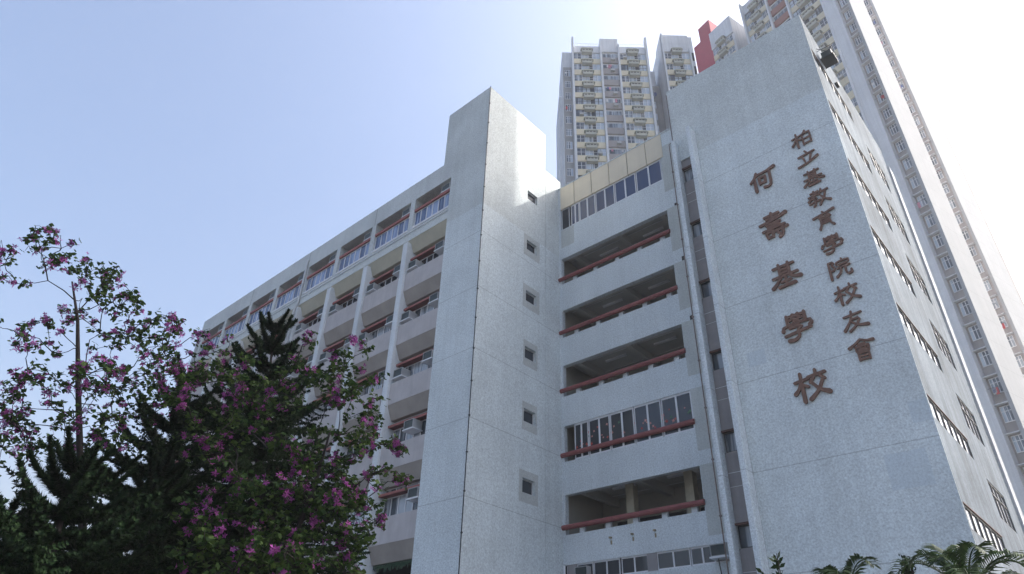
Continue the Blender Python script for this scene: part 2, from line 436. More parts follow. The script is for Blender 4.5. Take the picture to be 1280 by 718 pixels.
# ground-level strip windows
for a, b_, n_ in ((-20.4+1.05, -19.3+.0, 1), (-18.79, -17.95, 1), (-17.9, -16.6, 2), (-16.5, -15.25, 2), (-14.8, -13.35, 2), (-13.3, -11.83, 3)):
    win_panes(max(a, -19.45), b_, YB+.06, bt[0][0], bt[0][1], n_, gm=M_gl_dark, fw_=.06)
bk = MB(); bk.box(-19.5, -10.9, YB+.15, YB+.2, 7.05, 7.73); part(bk, 'window_backing', M_room)
for a, b_ in ((-19.3, -18.79), (-15.25, -14.8), (-11.83, -10.6)):
    gp = MB(); gp.box(a, b_, YB+.01, YB+.15, 7.05, 7.73); part(gp, 'pier_panel', M_strip)
for a, b_, c, d in [(X1+.02, -11.75, bt[i][0]-.95, bt[i][1]+.02) for i in range(1, 6)]+[(X0+.02, -18.4, 25.0, 26.28), (X1+.02, -10.7, 25.4, 28.6)]:
    pa = MB(); pa.box(a, b_, YB-.008, YB-.001, c, d); part(pa, 'plaster_patch', M_patch)
for x0_, x1_, z0_, z1_ in ((-5.2, -4.0, 8.0, 9.1), (-4.1, -3.55, 9.9, 10.6), (-8.9, -8.2, 13.3, 13.9)):
    q_ = MB(); q_.box(x0_, x1_, 22.946, 22.949, z0_, z1_); part(q_, 'plaster_patch', M_repaint)
for z in (24.4, 21.05, 17.7, 13.85, 10.6, 27.8):
    s_ = MB(); s_.box(-11.99, -11.84, YB-.006, YB-.002, z-.70, z)
    part(s_, 'slit_window', [M_room])
for i, x in enumerate((-16.91, -15.82, -14.75)):
    p_ = MB(); p_.tube([(x, YB+.02, 8.58), (x, YB-.14, 8.55)], .045, 8); p_.tube([(x, YB-.001, 8.45), (x, YB-.006, 8.3)], .04, 6)
    part(p_, 'weep_pipe', painted('ochre_pipe', (.3, .26, .18), .7))

# --- lettered end block
XL, XR, YS, YE, ZS = -10.62, -3.5235, 22.95, 34.4, 29.95
sw = MB()
sw.box(-9.44, XR-.3, YS, YS+.3, 0, ZS); sw.box(XR-.3, XR, YS, YS+.03, 0, ZS)   # lettered front
sw.box(XL, -9.44, YS, YS+.3, 24.88, ZS)
sw.box(XL, -10.4, YS+.001, YS+.3, 0, 24.88)
sw.box(XL, XL+.25, YS+.3, YB+8, 0, ZS)
sw.box(XL+.25, XR-.3, YE-.3, YE, 0, ZS)
sw.box(XL+.25, XR-.3, YS+.3, YE-.3, 29.2, 29.4)
part(sw, 'lettered_wall', M_wall)
rb_ = MB(); rb_.box(-9.65, -9.44, YS-.55, YS, 0, 26.25); rb_.box(-10.58, -10.38, YS-.40, YS, 0, 26.0)
part(rb_, 'facade_rib', rough_wall('pebbledash_rib', (.66, .715, .735), joints=(9.38, 3.375)), bevel=.012)
sp_ = MB()
wt = [24.3, 21.0, 17.8, 14.43, 11.1, 7.75]
zt = 24.88
for z in wt:
    sp_.box(-10.4, -9.44, YS+.08, YS+.3, z, zt); zt = z-.78
sp_.box(-10.4, -9.44, YS+.08, YS+.3, 0, zt)
part(sp_, 'stair_strip', M_strip)
jl = MB()
for z in wt: jl.box(-10.38, -9.65, YS+.074, YS+.08, z-1.55, z-1.535); jl.box(-10.38, -9.65, YS+.074, YS+.08, z-2.05, z-2.04)
part(jl, 'panel_joint', M_frame)
for z in wt:
    fo = win_panes(-10.36, -9.46, YS+.14, z-.78, z-.03, 2, name='strip_window', gm=M_gl_green, fm=M_darkmetal, fw_=.04)
    hd = MB(); hd.box(-10.38, -9.66, YS-.02, YS+.08, z-.03, z+.04); part(hd, 'window_head', M_rust)
# right side face with two columns of windows
FY = [(23.12, 28.15), (29.45, 32.3)]
f1 = [27.62, 24.25, 20.88, 17.5, 14.14, 10.76, 7.40]
w1z = [(z-.74, z) for z in f1]
w2z = [(z-2.45+.0, z-1.05) for z in f1]
sf = MB()
def col_wall(ya, yb, spans):
    zz = 0
    for a, b_ in sorted(spans): sf.box(XR-.3, XR, ya, yb, zz, a); zz = b_
    sf.box(XR-.3, XR, ya, yb, zz, ZS)
sf.box(XR-.3, XR-.001, YS+.03, FY[0][0], 0, ZS); col_wall(*FY[0], w1z); sf.box(XR-.3, XR, FY[0][1], FY[1][0], 0, ZS); col_wall(*FY[1], w2z); sf.box(XR-.3, XR, FY[1][1], YE, 0, ZS)
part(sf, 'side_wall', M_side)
pl = MB(); pl.box(XR-.3, XR+.10, YE+.002, YE+1.0, 0, 28.6); part(pl, 'corner_pilaster', rough_wall('pale_render', (.62, .63, .65), speck=.08))
bk = MB(); bk.box(XR-.6, XR-.5, YS+.4, YE-.4, 0, 29); part(bk, 'room_backing', M_room)
for (ya, yb), spans, n_ in ((FY[0], w1z, 6), (FY[1], w2z, 4)):
    for a, b_ in spans:
        f = MB(); p = MB(); xx = XR-.02
        f.box(xx-.05, xx, ya, yb, a, a+.06); f.box(xx-.05, xx, ya, yb, b_-.06, b_)
        ww = (yb-ya)/n_
        for i in range(n_+1):
            c = ya+ww*i; f.box(xx-.05, xx+.002, max(ya, c-.04), min(yb, c+.04), a+.06, b_-.06)
        if n_ == 4: f.box(xx-.048, xx+.001, ya+.03, yb-.03, b_-.5, b_-.45)
        for i in range(n_): p.box(xx-.036, xx-.032, ya+ww*i+.03, ya+ww*(i+1)-.03, a+.06, b_-.06)
        fo = part(f, 'side_window', M_darkmetal); po = p.build('pane', M_gl_bright); po.parent = fo
        if n_ == 6:
            h = MB(); h.box(XR-.05, XR+.012, ya, yb, b_, b_+.04); part(h, 'window_head', M_rust)

# --- loose fittings on the building
def pipe(name, path, r, m, label, cat='pipe', clips=None):
    p = MB(); p.tube(path, r, 8); t_ = thing(name, label, cat, path[-1]); o = p.build('pipe_run', m, smooth=True); keep(o, t_)
    if clips:
        for (x, y, z) in clips:
            c = MB(); c.box(x-r*1.5, x+r*1.5, y-r*1.4, y+r*1.6, z-.03, z+.03); keep(c.build('clip', m), t_)
    return t_
pipe('drainpipe', [(-10.64, YS-.02, 29.7), (-10.64, YS-.03, 26.3), (-10.66, YS-.44, 25.8), (-10.66, YS-.46, 0)], .026, painted('brown_pipe_paint', (.17, .14, .13), .7, .25, 4), 'thin brown drainpipe down the left edge of the lettered wall', clips=[(-10.66, YS-.44, z) for z in range(2, 26, 2)])
pipe('drainpipe', [(-36.52, Y0+.05, 28.55), (-36.52, Y0-.08, 28.45), (-36.52, Y0-.08, 25.0), (-36.52, Y0-.24, 24.4), (-36.52, Y0-.24, 0)], .075, M_pipe, 'white drainpipe with hopper head between the middle bays of the classroom wing', clips=[(-36.52, Y0-.2, z) for z in range(3, 24, 3)])
pipe('drainpipe', [(W0+.12, Y0-.09, 27.8), (W0+.12, Y0-.09, 0)], .08, M_pipe, 'white drainpipe at the far left end of the classroom wing')
pipe('conductor_cable', [(-19.47, Y0-.03, 33.35), (-19.47, Y0-.03, 0)], .022, M_darkmetal, 'dark lightning conductor cable running down the front corner of the stair tower', 'cable', clips=[(-19.47, Y0-.02, z) for z in np.arange(1.5, 33, 1.6)])

# box on bracket at the top of the side wall
bx = thing('bracket_box', 'dark metal box on a bracket high on the sunlit side wall of the lettered block', 'box', (XR, 24.75, 28.15))
b1 = MB(); b1.box(XR+.03, XR+.62, 24.42, 25.12, 28.12, 28.17); keep(b1.build('platform', M_darkmetal), bx)
b2 = MB(); b2.box(XR+.10, XR+.55, 24.5, 25.05, 28.175, 28.6); keep(b2.build('casing', M_acdark, bevel=.02), bx)
b3 = MB()
for y in (24.45, 25.1): b3.tube([(XR, y, 28.95), (XR+.6, y, 28.18)], .015, 6); b3.tube([(XR+.6, y, 28.18), (XR+.6, y, 28.75)], .012, 6)
b3.tube([(XR+.6, 24.45, 28.75), (XR+.6, 25.1, 28.75)], .012, 6); b3.tube([(XR, 24.45, 28.75), (XR+.6, 24.45, 28.75)], .012, 6)
keep(b3.build('bracket', M_darkmetal), bx)
# small lamp on the same wall
lm = MB(); lm.box(XR, XR+.14, 26.35, 26.7, 28.2, 28.28); tag(lm.build('wall_fitting', M_darkmetal), 'small dark fitting on the side wall just behind the bracket box', 'fitting')

# --- air conditioners
def make_ac(w_=.64, d_=.55, h_=.43):
    t_ = thing('air_conditioner', '', 'air conditioner')
    c = MB(); c.box(-w_/2, w_/2, 0, d_, 0, h_)
    for s in (-1, 1): c.box(s*w_/2-(.02 if s > 0 else 0), s*w_/2+(.02 if s < 0 else 0), -.03, 0, 0, h_)
    c.box(-w_/2+.02, w_/2-.02, -.03, 0, h_-.025, h_); c.box(-w_/2+.02, w_/2-.02, -.03, 0, 0, .025)
    c.build('casing', M_ac, t_)
    g_ = MB(); g_.box(-w_/2+.03, w_/2-.03, -.012, -.002, .035, h_-.035); gg = g_.build('grille', M_acdark, t_)
    s_ = MB(); s_.box(-w_/2-.05, w_/2+.05, -.05, d_, -.06, -.003); s_.build('support_shelf', M_frame, t_)
    return t_
ac0 = make_ac(); ac_used = False
ORD = ['first', 'second', 'third', 'fourth', 'fifth', 'sixth', 'seventh', 'eighth']
FLO = ['lowest', 'second lowest', 'third lowest', 'third highest', 'second highest']
def put_ac(loc, label, group):
    global ac_used
    if not ac_used:
        ac_used = True; ac0.location = loc; ac0['label'] = label; ac0['group'] = group; return ac0
    return copy_thing(ac0, loc, label, group)
for k, (l, r_) in enumerate(bays):
    put_ac((r_-.45, Y0+.06, 27.13), f'air conditioner on pink beam, top floor, {ORD[k]} bay from the stair tower', 'air conditioners on the classroom wing')
    for q, T in enumerate(PT):
        if q < 2 and k > 2: continue
        if q == 2 and k > 3: continue
        if q == 3 and k > 4: continue
        fl_ = FLO[q]
        x = r_-.42 if q > 1 else (r_-.42 if q == 0 else r_-1.25)
        put_ac((x, Y0+.02, T+.55), f'air conditioner, right side of {ORD[k]} bay from stair tower, {fl_} balcony floor', 'air conditioners on the classroom wing')
        if q > 1:
            put_ac((l+.42, Y0+.05, T+.30), f'air conditioner, left side of {ORD[k]} bay from stair tower, {fl_} balcony floor', 'air conditioners on the classroom wing')
put_ac((-11.95, YB-.35, 7.2), 'air conditioner on an angled strut at the right end of the ground floor strip windows', 'air conditioners at ground floor')
put_ac((-18.4, YB-.2, 7.12), 'air conditioner in the ground floor strip windows, left of the paired panes', 'air conditioners at ground floor')
st_ = MB(); st_.tube([(-12.1, YB-.01, 6.55), (-12.0, YB-.34, 7.12)], .02, 6); tag(st_.build('strut', M_darkmetal), 'thin angled metal strut below the right hand ground floor air conditioner', 'bracket')

# ------------------------------------------------------------------ the lettering (clerical script, raised characters)
ST = {
'何': ["30,94 22,74 5,56", "20,72 20,6/9,12", "30,84 66,85 98,95/9,9,13", "78,84 78,20 68,8 52,12/9,9,9,11", "36,64 60,66", "37,64 38,34", "60,66 58,36", "38,36 58,38"],
'壽': ["50,100 50,70", "24,91 76,93", "30,80 70,82", "4,66 60,72 99,84/10,9,13", "26,58 74,60", "30,48 70,50", "10,38 88,42", "20,28 44,30", "20,28 24,8", "44,30 42,9", "24,10 42,10", "52,26 96,32", "78,40 78,8 64,0/9,9,11", "60,20 66,12"],
'基': ["14,86 84,90", "34,98 34,46", "66,98 66,48", "34,73 66,75", "34,60 66,62", "8,46 92,50", "36,46 22,26 3,8/9,9,13", "62,48 78,32 99,28/9,10,14", "50,40 50,8", "34,24 66,26", "24,5 78,9/11,11"],
'教': ["18,88 50,90", "34,98 34,70", "6,68 58,74", "54,94 30,62 2,44/8,8,11", "16,52 44,55 32,42", "32,42 32,10 20,4", "4,26 56,34", "68,98 62,80 54,68", "62,80 98,86", "86,82 76,44 50,4/9,9,12", "62,58 76,30 99,14/9,9,14"],
'育': ["46,100 54,88", "2,76 50,86 98,98/12,9,13", "44,84 30,68", "28,66 72,72", "64,80 78,64", "30,56 70,58", "31,56 30,24 20,0/9,9,12", "70,58 72,20 84,4/9,9,12", "31,43 70,45", "31,30 70,32"],
'學': ["22,97 22,64", "80,99 80,66", "42,98 60,86", "60,98 42,85", "42,82 60,69", "60,82 42,70", "22,92 36,93", "22,79 34,80", "66,93 80,94", "66,80 80,81", "4,44 8,60 94,66 97,50 88,44/12,9,9,11,9", "26,50 68,53 52,38", "52,38 52,14 38,2 18,4/9,9,11,13", "8,24 92,36"],
'院': ["10,94 10,0/9,12", "10,94 34,94 22,74 34,60 26,44 14,48", "68,100 70,90", "42,72 44,86 96,90 94,76", "52,68 86,70", "42,52 96,56", "58,52 54,26 34,6/9,9,12", "76,54 76,14 86,6 99,12 98,26/9,9,11,12,9"],
'校': ["24,98 24,0/9,12", "4,70 46,76", "24,70 14,46 0,32/9,9,12", "26,58 42,48", "70,100 70,88", "46,80 98,86", "62,76 50,60", "80,78 94,64", "86,60 70,28 42,4/9,9,12", "56,56 72,32 99,16/9,10,15"],
'友': ["12,78 84,86", "46,100 38,56 4,10/9,9,13", "40,58 76,62 56,26 24,2/9,9,9,11", "40,46 60,24 99,16/9,10,15"],
'會': ["50,99 28,82 1,68/9,9,13", "50,99 72,86 99,84/9,9,13", "36,75 64,77", "24,65 76,67", "25,66 27,42", "76,66 73,42", "27,43 73,44", "50,66 50,43", "36,60 42,50", "64,60 58,50", "30,36 30,0", "70,36 70,0", "30,34 70,35", "30,19 70,20", "30,3 70,4"],
'柏': ["26,98 26,0/9,12", "4,70 50,78", "26,70 14,42 0,24/9,9,12", "28,58 44,48", "72,100 64,86", "54,80 54,4", "54,80 92,84", "92,84 92,8", "54,44 92,47", "54,9 92,12"],
'立': ["46,100 54,86", "10,72 90,82", "30,66 36,30", "72,70 60,30", "0,6 56,18 99,40/12,9,14"],
}
def stroke(mb, pts, ws, y0, y1):
    """flat brush stroke with round ends, extruded from y0 (front) to y1"""
    pts = [Vector((p[0], p[1])) for p in pts]
    if len(pts) > 2:                                            # round the corners a little
        q = [pts[0]]; qw = [ws[0]]
        for i in range(1, len(pts)-1):
            a, b, c = pts[i-1], pts[i], pts[i+1]
            q += [b.lerp(a, .22), b.lerp(c, .22)]; qw += [ws[i]]*2
        pts = q+[pts[-1]]; ws = qw+[ws[-1]]
    L = []; Rr = []
    n = len(pts)
    for i, p in enumerate(pts):
        d = (pts[min(i+1, n-1)]-pts[max(i-1, 0)]).normalized(); no = Vector((-d.y, d.x))*ws[i]*.5
        L.append(p+no); Rr.append(p-no)
    d0 = (pts[1]-pts[0]).normalized(); d1 = (pts[-1]-pts[-2]).normalized()
    cap0 = [pts[0]-d0*ws[0]*.5*math.sin(a)+Vector((-d0.y, d0.x))*ws[0]*.5*math.cos(a) for a in (math.pi*.75, math.pi*.5, math.pi*.25)]
    cap1 = [pts[-1]+d1*ws[-1]*.5*math.sin(a)+Vector((-d1.y, d1.x))*ws[-1]*.5*math.cos(a) for a in (math.pi*.25, math.pi*.5, math.pi*.75)]
    # quads along the stroke
    for i in range(n-1):
        mb.prism([(v.x, v.y) for v in (L[i], L[i+1], Rr[i+1], Rr[i])], y0, y1, 'y')
    mb.prism([(v.x, v.y) for v in [Rr[0]]+cap0+[L[0]]], y0, y1, 'y')
    mb.prism([(v.x, v.y) for v in [L[-1]]+cap1+[Rr[-1]]], y0, y1, 'y')
def character(ch, cx_, cz, w_, h_, parent, th=.10, wmul=1.0):
    mb = MB(); e = 0
    for s in ST[ch]:
        a, _, ww = s.partition('/')
        pts = [tuple(float(v) for v in p.split(',')) for p in a.split()]
        ws = [float(v) for v in ww.split(',')] if ww else [9.0]*len(pts)
        P = [(cx_+(x-50)/100*w_, cz+(y-50)/100*h_) for x, y in pts]
        W = [v/100*(w_+h_)*.5*wmul for v in ws]
        stroke(mb, P, W, YS-.03-th+e, YS-.025+e*.5); e += .0012
    o = mb.build('character', M_char); keep(o, parent); return o
s1 = thing('wall_lettering', 'column of five large brown Chinese characters on the grey end wall, 何壽基學校', 'sign', (-6.82, YS, 11.3))
for ch, cz in zip('何壽基學校', (21.52, 19.05, 16.63, 14.33, 11.95)): character(ch, -6.82, cz, 1.15, 1.08 if ch != '壽' else 1.26, s1, .06, 1.1)
s2 = thing('wall_lettering', 'column of ten smaller brown Chinese characters on the grey end wall, 柏立基教育學院校友會', 'sign', (-4.9, YS, 12.3))
for ch, cz in zip('柏立基教育學院校友會', (22.70, 21.62, 20.55, 19.48, 18.38, 17.2, 16.08, 14.97, 13.86, 12.74)): character(ch, -4.9, cz, .82, .76, s2, .05, 1.06)

# ------------------------------------------------------------------ residential towers behind
def frame2(P0, az, toward):
    """local (s along the facade, d depth away from the camera, z)"""
    e = Vector((math.sin(R(az)), math.cos(R(az)))); nrm = Vector((e.y, -e.x))
    if nrm.dot(Vector((-P0[0], -P0[1]))) > 0: nrm = -nrm
    return lambda s, d, z: (P0[0]+e.x*s+nrm.x*d, P0[1]+e.y*s+nrm.y*d, z)
M_hr = rough_wall('tower_render', (.70, .715, .73), fine=4, speck=.05, stain=.1, streak=.18, bump=0)
M_hr_grey = rough_wall('tower_grey_render', (.37, .365, .36), fine=4, speck=.05, stain=.12, streak=.15, bump=0)
M_hr_pink = rough_wall('tower_pinkgrey_render', (.37, .345, .335), fine=4, speck=.05, stain=.12, streak=.15, bump=0)
M_hr_white = rough_wall('tower_white_render', (.40, .415, .43), fine=3, speck=.03, stain=.06, streak=.10, bump=0, joints=(50.0, 2.75))
M_hr_cream = painted('tower_cream', (.72, .65, .48), .8, .06, .7, streak=.1)
M_hr_red = painted('tower_red', (.40, .055, .085), .7, .08, .5)
M_hr_brown = painted('tower_brown', (.28, .12, .10), .7, .12, .8)
M_hr_hood = painted('tower_hood', (.44, .44, .38), .8, .12, 1)
M_hr_glass = glass('tower_glass', (.06, .08, .105), (.34, .39, .44), .10, .5, .6, 1.3, .35)
M_cloth = [painted('cloth_red', (.5, .05, .06), .8), painted('cloth_white', (.7, .7, .7), .8), painted('cloth_blue', (.08, .12, .3), .8), painted('cloth_pink', (.6, .25, .32), .8)]
FH = 2.75
hr_rng = random.Random(11)
def H(tf): return MB(tf)
def put(mb, name, m, root): return keep(mb.build(name, m), root)
def flat_bay(root, tf, s0, s1, d, ztop, nfl, hood=True, glassm=None):
    """storeys of one bay: cream apron, band of windows, bay hood in the middle"""
    for i in range(nfl):
        z1 = ztop-i*FH; zs = z1-1.58
        a = H(tf); a.box(s0, s1, d-.02, d+.2, zs-1.17, zs); put(a, 'apron_panel', M_hr_cream, root)
        n_ = 7; f = H(tf); p = H(tf); ww = (s1-s0)/n_
        f.box(s0, s1, d+.10, d+.16, zs, zs+.07); f.box(s0, s1, d+.10, d+.16, z1-.07, z1); f.box(s0, s1, d+.101, d+.159, zs+.75, zs+.80)
        for j in range(n_+1):
            if hr_rng.random() < .93: f.box(max(s0, s0+j*ww-.035), min(s1, s0+j*ww+.035), d+.098, d+.158, zs+.07, z1-.07)
        for j in range(n_): p.box(s0+j*ww+.035, s0+(j+1)*ww-.035, d+.12, d+.13, zs+.07, z1-.07)
        fo = put(f, 'window', M_frame if hr_rng.random() < .7 else M_darkmetal, root)
        po = p.build('pane', M_hr_glass); po.parent = fo
        if hood:
            m_ = (s0+s1)/2; hw = (s1-s0)*.19
            h = H(tf); h.prism([(m_-hw, zs+1.12), (m_+hw, zs+1.12), (m_+hw, z1+.05), (m_-hw, z1+.05)], d-.55, d+.1, 'y'); h.prism([(m_-hw*1.25, z1+.3), (m_+hw*1.25, z1+.3), (m_+hw*.85, z1+.62), (m_-hw*.85, z1+.62)], d-.62, d+.1, 'y')
            for q in range(4): h.box(m_-hw+q*hw*.6, m_-hw+q*hw*.6+hw*.2, d-.55, d-.5, z1+.05, z1+.3)
            ho = put(h, 'window_hood', M_hr_hood, root)
            dk_ = H(tf); dk_.box(m_-hw, m_+hw, d-.45, d-.05, z1+.06, z1+.29); d_o = dk_.build('hood_slot', M_room); d_o.parent = ho
            if hr_rng.random() < .35:
                x_ = m_+hr_rng.choice((-1, 1))*hw*1.55
                ac = H(tf); ac.box(x_-.3, x_+.3, d-.4, d+.1, zs+.1, zs+.5); put(ac, 'window_unit', M_ac, root)
def balcony_bay(root, tf, s0, s1, d, ztop, nfl, pm, depth=1.2):
    for i in range(nfl):
        z1 = ztop-i*FH
        a = H(tf); a.box(s0, s1, d+.05, d+.2, z1-2.45, z1-1.45); a.box(s0, s1, d+.05, d+depth, z1-2.75, z1-2.45); put(a, 'balcony', pm, root)
        b_ = H(tf); b_.box(s0+.15, s1-.15, d+depth-.06, d+depth-.02, z1-2.2, z1-.4); put(b_, 'balcony_window', M_hr_glass, root)
        if hr_rng.random() < .5:
            x_ = hr_rng.uniform(s0+.6, s1-.6); ac = H(tf); ac.box(x_-.32, x_+.32, d-.35, d+.05, z1-2.35, z1-1.95); put(ac, 'window_unit', M_ac, root)
        if hr_rng.random() < .55:
            for q in range(hr_rng.randint(1, 4)):
                x_ = hr_rng.uniform(s0+.3, s1-.3); c = H(tf); hh = hr_rng.uniform(.4, .9); c.box(x_-.16, x_+.16, d-.02, d, z1-.6-hh, z1-.6); put(c, 'laundry', hr_rng.choice(M_cloth), root)
def small_windows(root, tf, s0, s1, d, ztop, nfl, ledge=True, label=None):
    for i in range(nfl):
        z1 = ztop-i*FH; f = H(tf); p = H(tf); ww = (s1-s0)/3
        f.box(s0, s1, d-.03, d+.05, z1-1.5, z1-1.43); f.box(s0, s1, d-.03, d+.05, z1-.07, z1); f.box(s0+.04, s1-.04, d-.029, d+.049, z1-.52, z1-.46)
        for j in range(4): f.box(max(s0, s0+j*ww-.035), min(s1, s0+j*ww+.035), d-.031, d+.051, z1-1.43, z1-.07)
        for j in range(3): p.box(s0+j*ww+.035, s0+(j+1)*ww-.035, d-.01, d-.004, z1-1.43, z1-.07)
        fo = put(f, 'window', M_frame, root); po = p.build('pane', M_hr_glass); po.parent = fo
        if ledge:
            l = H(tf); l.box(s0-.25, s1+.4, d-.45, d, z1+.12, z1+.22); put(l, 'window_ledge', M_hr, root)
        if hr_rng.random() < .3:
            for q in range(hr_rng.randint(1, 3)):
                x_ = hr_rng.uniform(s0, s1); c = H(tf); hh = hr_rng.uniform(.35, .8); c.box(x_-.14, x_+.14, d-.7, d-.68, z1-1.2-hh, z1-1.2); put(c, 'laundry', hr_rng.choice(M_cloth), root)
            rd = H(tf); rd.tube([(s0+.1, d, z1-1.15), (s0+.1, d-.9, z1-1.1)], .02, 5); rd.tube([(s0-.1, d-.69, z1-1.15), (s1+.1, d-.69, z1-1.15)], .015, 5); put(rd, 'drying_rack', M_darkmetal, root)

# tower facing the camera, left of the lettered block
P1 = (-39.76, 62.53); T1 = frame2(P1, 48, True)
hr1 = thing('apartment_tower', 'pale residential tower with cream bands rising above the cream roof panels', 'apartment tower', (P1[0], P1[1], 0))
b = H(T1)
b.box(-4.45, 8.05, .22, 9, 0, 98.4); b.box(-6.1, -4.45, 1.0, 9, 0, 98.0); b.box(-6.7, -6.1, 2.2, 9, 0, 88.2)
b.box(.2, 3.2, -.05, 4, 97.0, 100.42); b.box(8.05, 9.9, 3.6, 9, 0, 96.8)
b.box(10.72, 15.95, .22, 9, 0, 101.7); b.box(10.6, 15.2, -.05, 3.5, 97.45, 101.75)
put(b, 'wall', M_hr, hr1)
b = H(T1); b.box(-4.2, .1, -.02, .22, 96.75, 98.4); b.box(3.3, 7.7, -.02, .22, 96.75, 98.4); put(b, 'top_parapet', M_hr, hr1)
for s, w_, zt in ((-4.58, .3, 100.2), (.1, .3, 98.6), (3.06, .28, 98.6), (7.72, .32, 100.45), (10.55, .28, 101.6), (15.03, .25, 98)):
    b = H(T1); b.box(s, s+w_, -.5, .3, 0, zt); put(b, 'facade_fin', M_hr, hr1)
b = H(T1); b.box(10.55, 10.8, -.45, 3.7, 0, 101.7); put(b, 'return_wall', M_hr, hr1)
b = H(T1); b.box(-6.0, -4.6, .98, 1.0, 50, 94.1); put(b, 'grey_strip', M_hr_grey, hr1)
b = H(T1); b.box(8.06, 10.5, 3.58, 3.6, 50, 93); put(b, 'recess_strip', M_hr_grey, hr1)
b = H(T1)
for s in np.arange(-4.2, 7.7, .9): b.tube([(s, .15, 98.4), (s, .15, 99.3)], .025, 5)
b.tube([(-4.3, .15, 99.3), (.1, .15, 99.2)], .025, 5); b.tube([(3.3, .15, 99.2), (7.7, .15, 99.3)], .025, 5); put(b, 'roof_railing', M_alu, hr1)
flat_bay(hr1, T1, -4.26, .08, 0, 96.72, 15); flat_bay(hr1, T1, 3.36, 7.70, 0, 96.72, 14); flat_bay(hr1, T1, 10.85, 15.02, 0, 97.2, 6)
balcony_bay(hr1, T1, .42, 3.04, -.1, 97.0, 14, M_hr_pink, .3)
small_windows(hr1, T1, -5.75, -4.8, 1.0-.06, 93.3, 14, False)
small_windows(hr1, T1, 8.5, 9.4, 3.5, 91.7, 8, False)
b = H(T1)
for i in range(3): b.box(15.35, 15.85, .1, .215, 95.5-i*3.4, 97.4-i*3.4)
put(b, 'end_window', M_room, hr1)

# tower behind the lettered block
P2 = (-6.51, 70.9); T2 = frame2(P2, -75, True)
hr2 = thing('apartment_tower', 'pale residential tower with red shaft rising directly behind the lettered wall', 'apartment tower', (P2[0], P2[1], 0))
b = H(T2)
b.box(.9, 13.05, .22, 7, 0, 102.3)
b.box(-.55, .95, -.35, 7, 0, 118)                             # broad grey corner pier
b.box(-1.75, -.55, .55, 4.6, 0, 118)
b.box(13.05, 15.6, 5.0, 9, 0, 101.0)
put(b, 'wall', M_hr, hr2)
b = H(T2); b.box(15.6, 20.1, .22, 9, 0, 103.3); b.box(15.6, 20.1, -.02, .22, 99.1, 103.4); put(b, 'wall_block', M_hr, hr2)
b = H(T2); b.box(-2.1, -1.75, 0, 4.9, 0, 118); put(b, 'white_end_wall', M_hr_white, hr2)
b = H(T2); b.box(-1.75, -.56, .53, .55, 0, 118); put(b, 'grey_strip', M_hr_pink, hr2)
for s in (12.95, 8.62, 5.6, .95):
    b = H(T2); b.box(s, s+.26, -.5, .3, 0, 103 if s > 9 else 112); put(b, 'facade_fin', M_hr, hr2)
b = H(T2); b.box(.9, 13.0, .0, .22, 100.3, 102.6); put(b, 'top_parapet', M_hr, hr2)
b = H(T2); b.box(.9, 8.6, .22, 7, 102.3, 112); put(b, 'upper_wall', M_hr, hr2)
flat_bay(hr2, T2, 8.90, 12.93, 0, 100.2, 6); flat_bay(hr2, T2, 1.22, 5.58, 0, 100.2+4*FH, 20)
balcony_bay(hr2, T2, 5.88, 8.60, -.1, 100.3+FH*2, 9, M_hr_brown, .3)
flat_bay(hr2, T2, 15.9, 20.0, 0, 98.9, 4)
small_windows(hr2, T2, -1.65, -.75, .5, 104.1, 32, True)
b = H(T2); b.box(23.2, 25.85, 5.5, 10, 0, 115.6); b.box(25.85, 27.6, 5.6, 10, 0, 112.0); b.box(21.6, 23.2, 7.5, 10, 0, 111.0); put(b, 'lift_shaft', M_hr_red, hr2)

# farther tower: window strip and white end wall
P3 = (-5.2, 95.0); T3 = frame2(P3, -75, True)
hr3 = thing('apartment_tower', 'farthest residential tower, a grey window strip and sunlit white end wall against the sky', 'apartment tower', (P3[0], P3[1], 0))
b = H(T3); b.box(-2.1, 10, .22, 8, 0, 128); put(b, 'wall', M_hr_pink, hr3)
b = H(T3); b.box(-2.45, -2.1, 0, 6.2, 0, 128); put(b, 'white_end_wall', M_hr_white, hr3)
small_windows(hr3, T3, -1.75, -.75, .17, 126.5, 38, True)

# unseen block added beyond the right edge to shade the near part of the stair tower
P4 = (9.7, 61.4); a4 = R(126); T4 = frame2(P4, 126, True)
shade_block_tower = thing('apartment_tower', 'unseen slim block added right of the view to shade the stair tower', 'apartment tower', (P4[0], P4[1], 0))
b = H(T4); b.box(0, 4.8, 0, 9, 0, 84); put(b, 'wall', M_hr, shade_block_tower)
small_windows(shade_block_tower, T4, 1.4, 3.0, -.05, 82, 28, True)
P5 = (21.2, 53.0); T5 = frame2(P5, 126, True)  # second block added out of view, only to keep sun off the trees
shade_block_trees = thing('apartment_tower', 'unseen block added farthest to the right to keep the sun off the trees', 'apartment tower', (P5[0], P5[1], 0))
b = H(T5); b.box(0, 6.0, 0, 9, 0, 84); put(b, 'wall', M_hr, shade_block_trees)
small_windows(shade_block_trees, T5, 2.2, 3.8, -.05, 82, 28, True)

# ------------------------------------------------------------------ thin milky air of a hazy day
hb = MB(); hb.box(-640, 630, -620, 640, -1, 131)
hm = bpy.data.materials.new('haze'); hm.use_nodes = True; ht = hm.node_tree; ht.nodes.remove(ht.nodes['Principled BSDF'])
hv = ht.nodes.new('ShaderNodeVolumePrincipled'); hv.inputs['Color'].default_value = (.93, .95, 1, 1)
HAZE_D = .0008
hv.inputs['Density'].default_value = HAZE_D; hv.inputs['Anisotropy'].default_value = .25
ht.links.new(hv.outputs[0], ht.nodes['Material Output'].inputs['Volume'])
tag(hb.build('haze', hm), None, None, None, 'stuff')

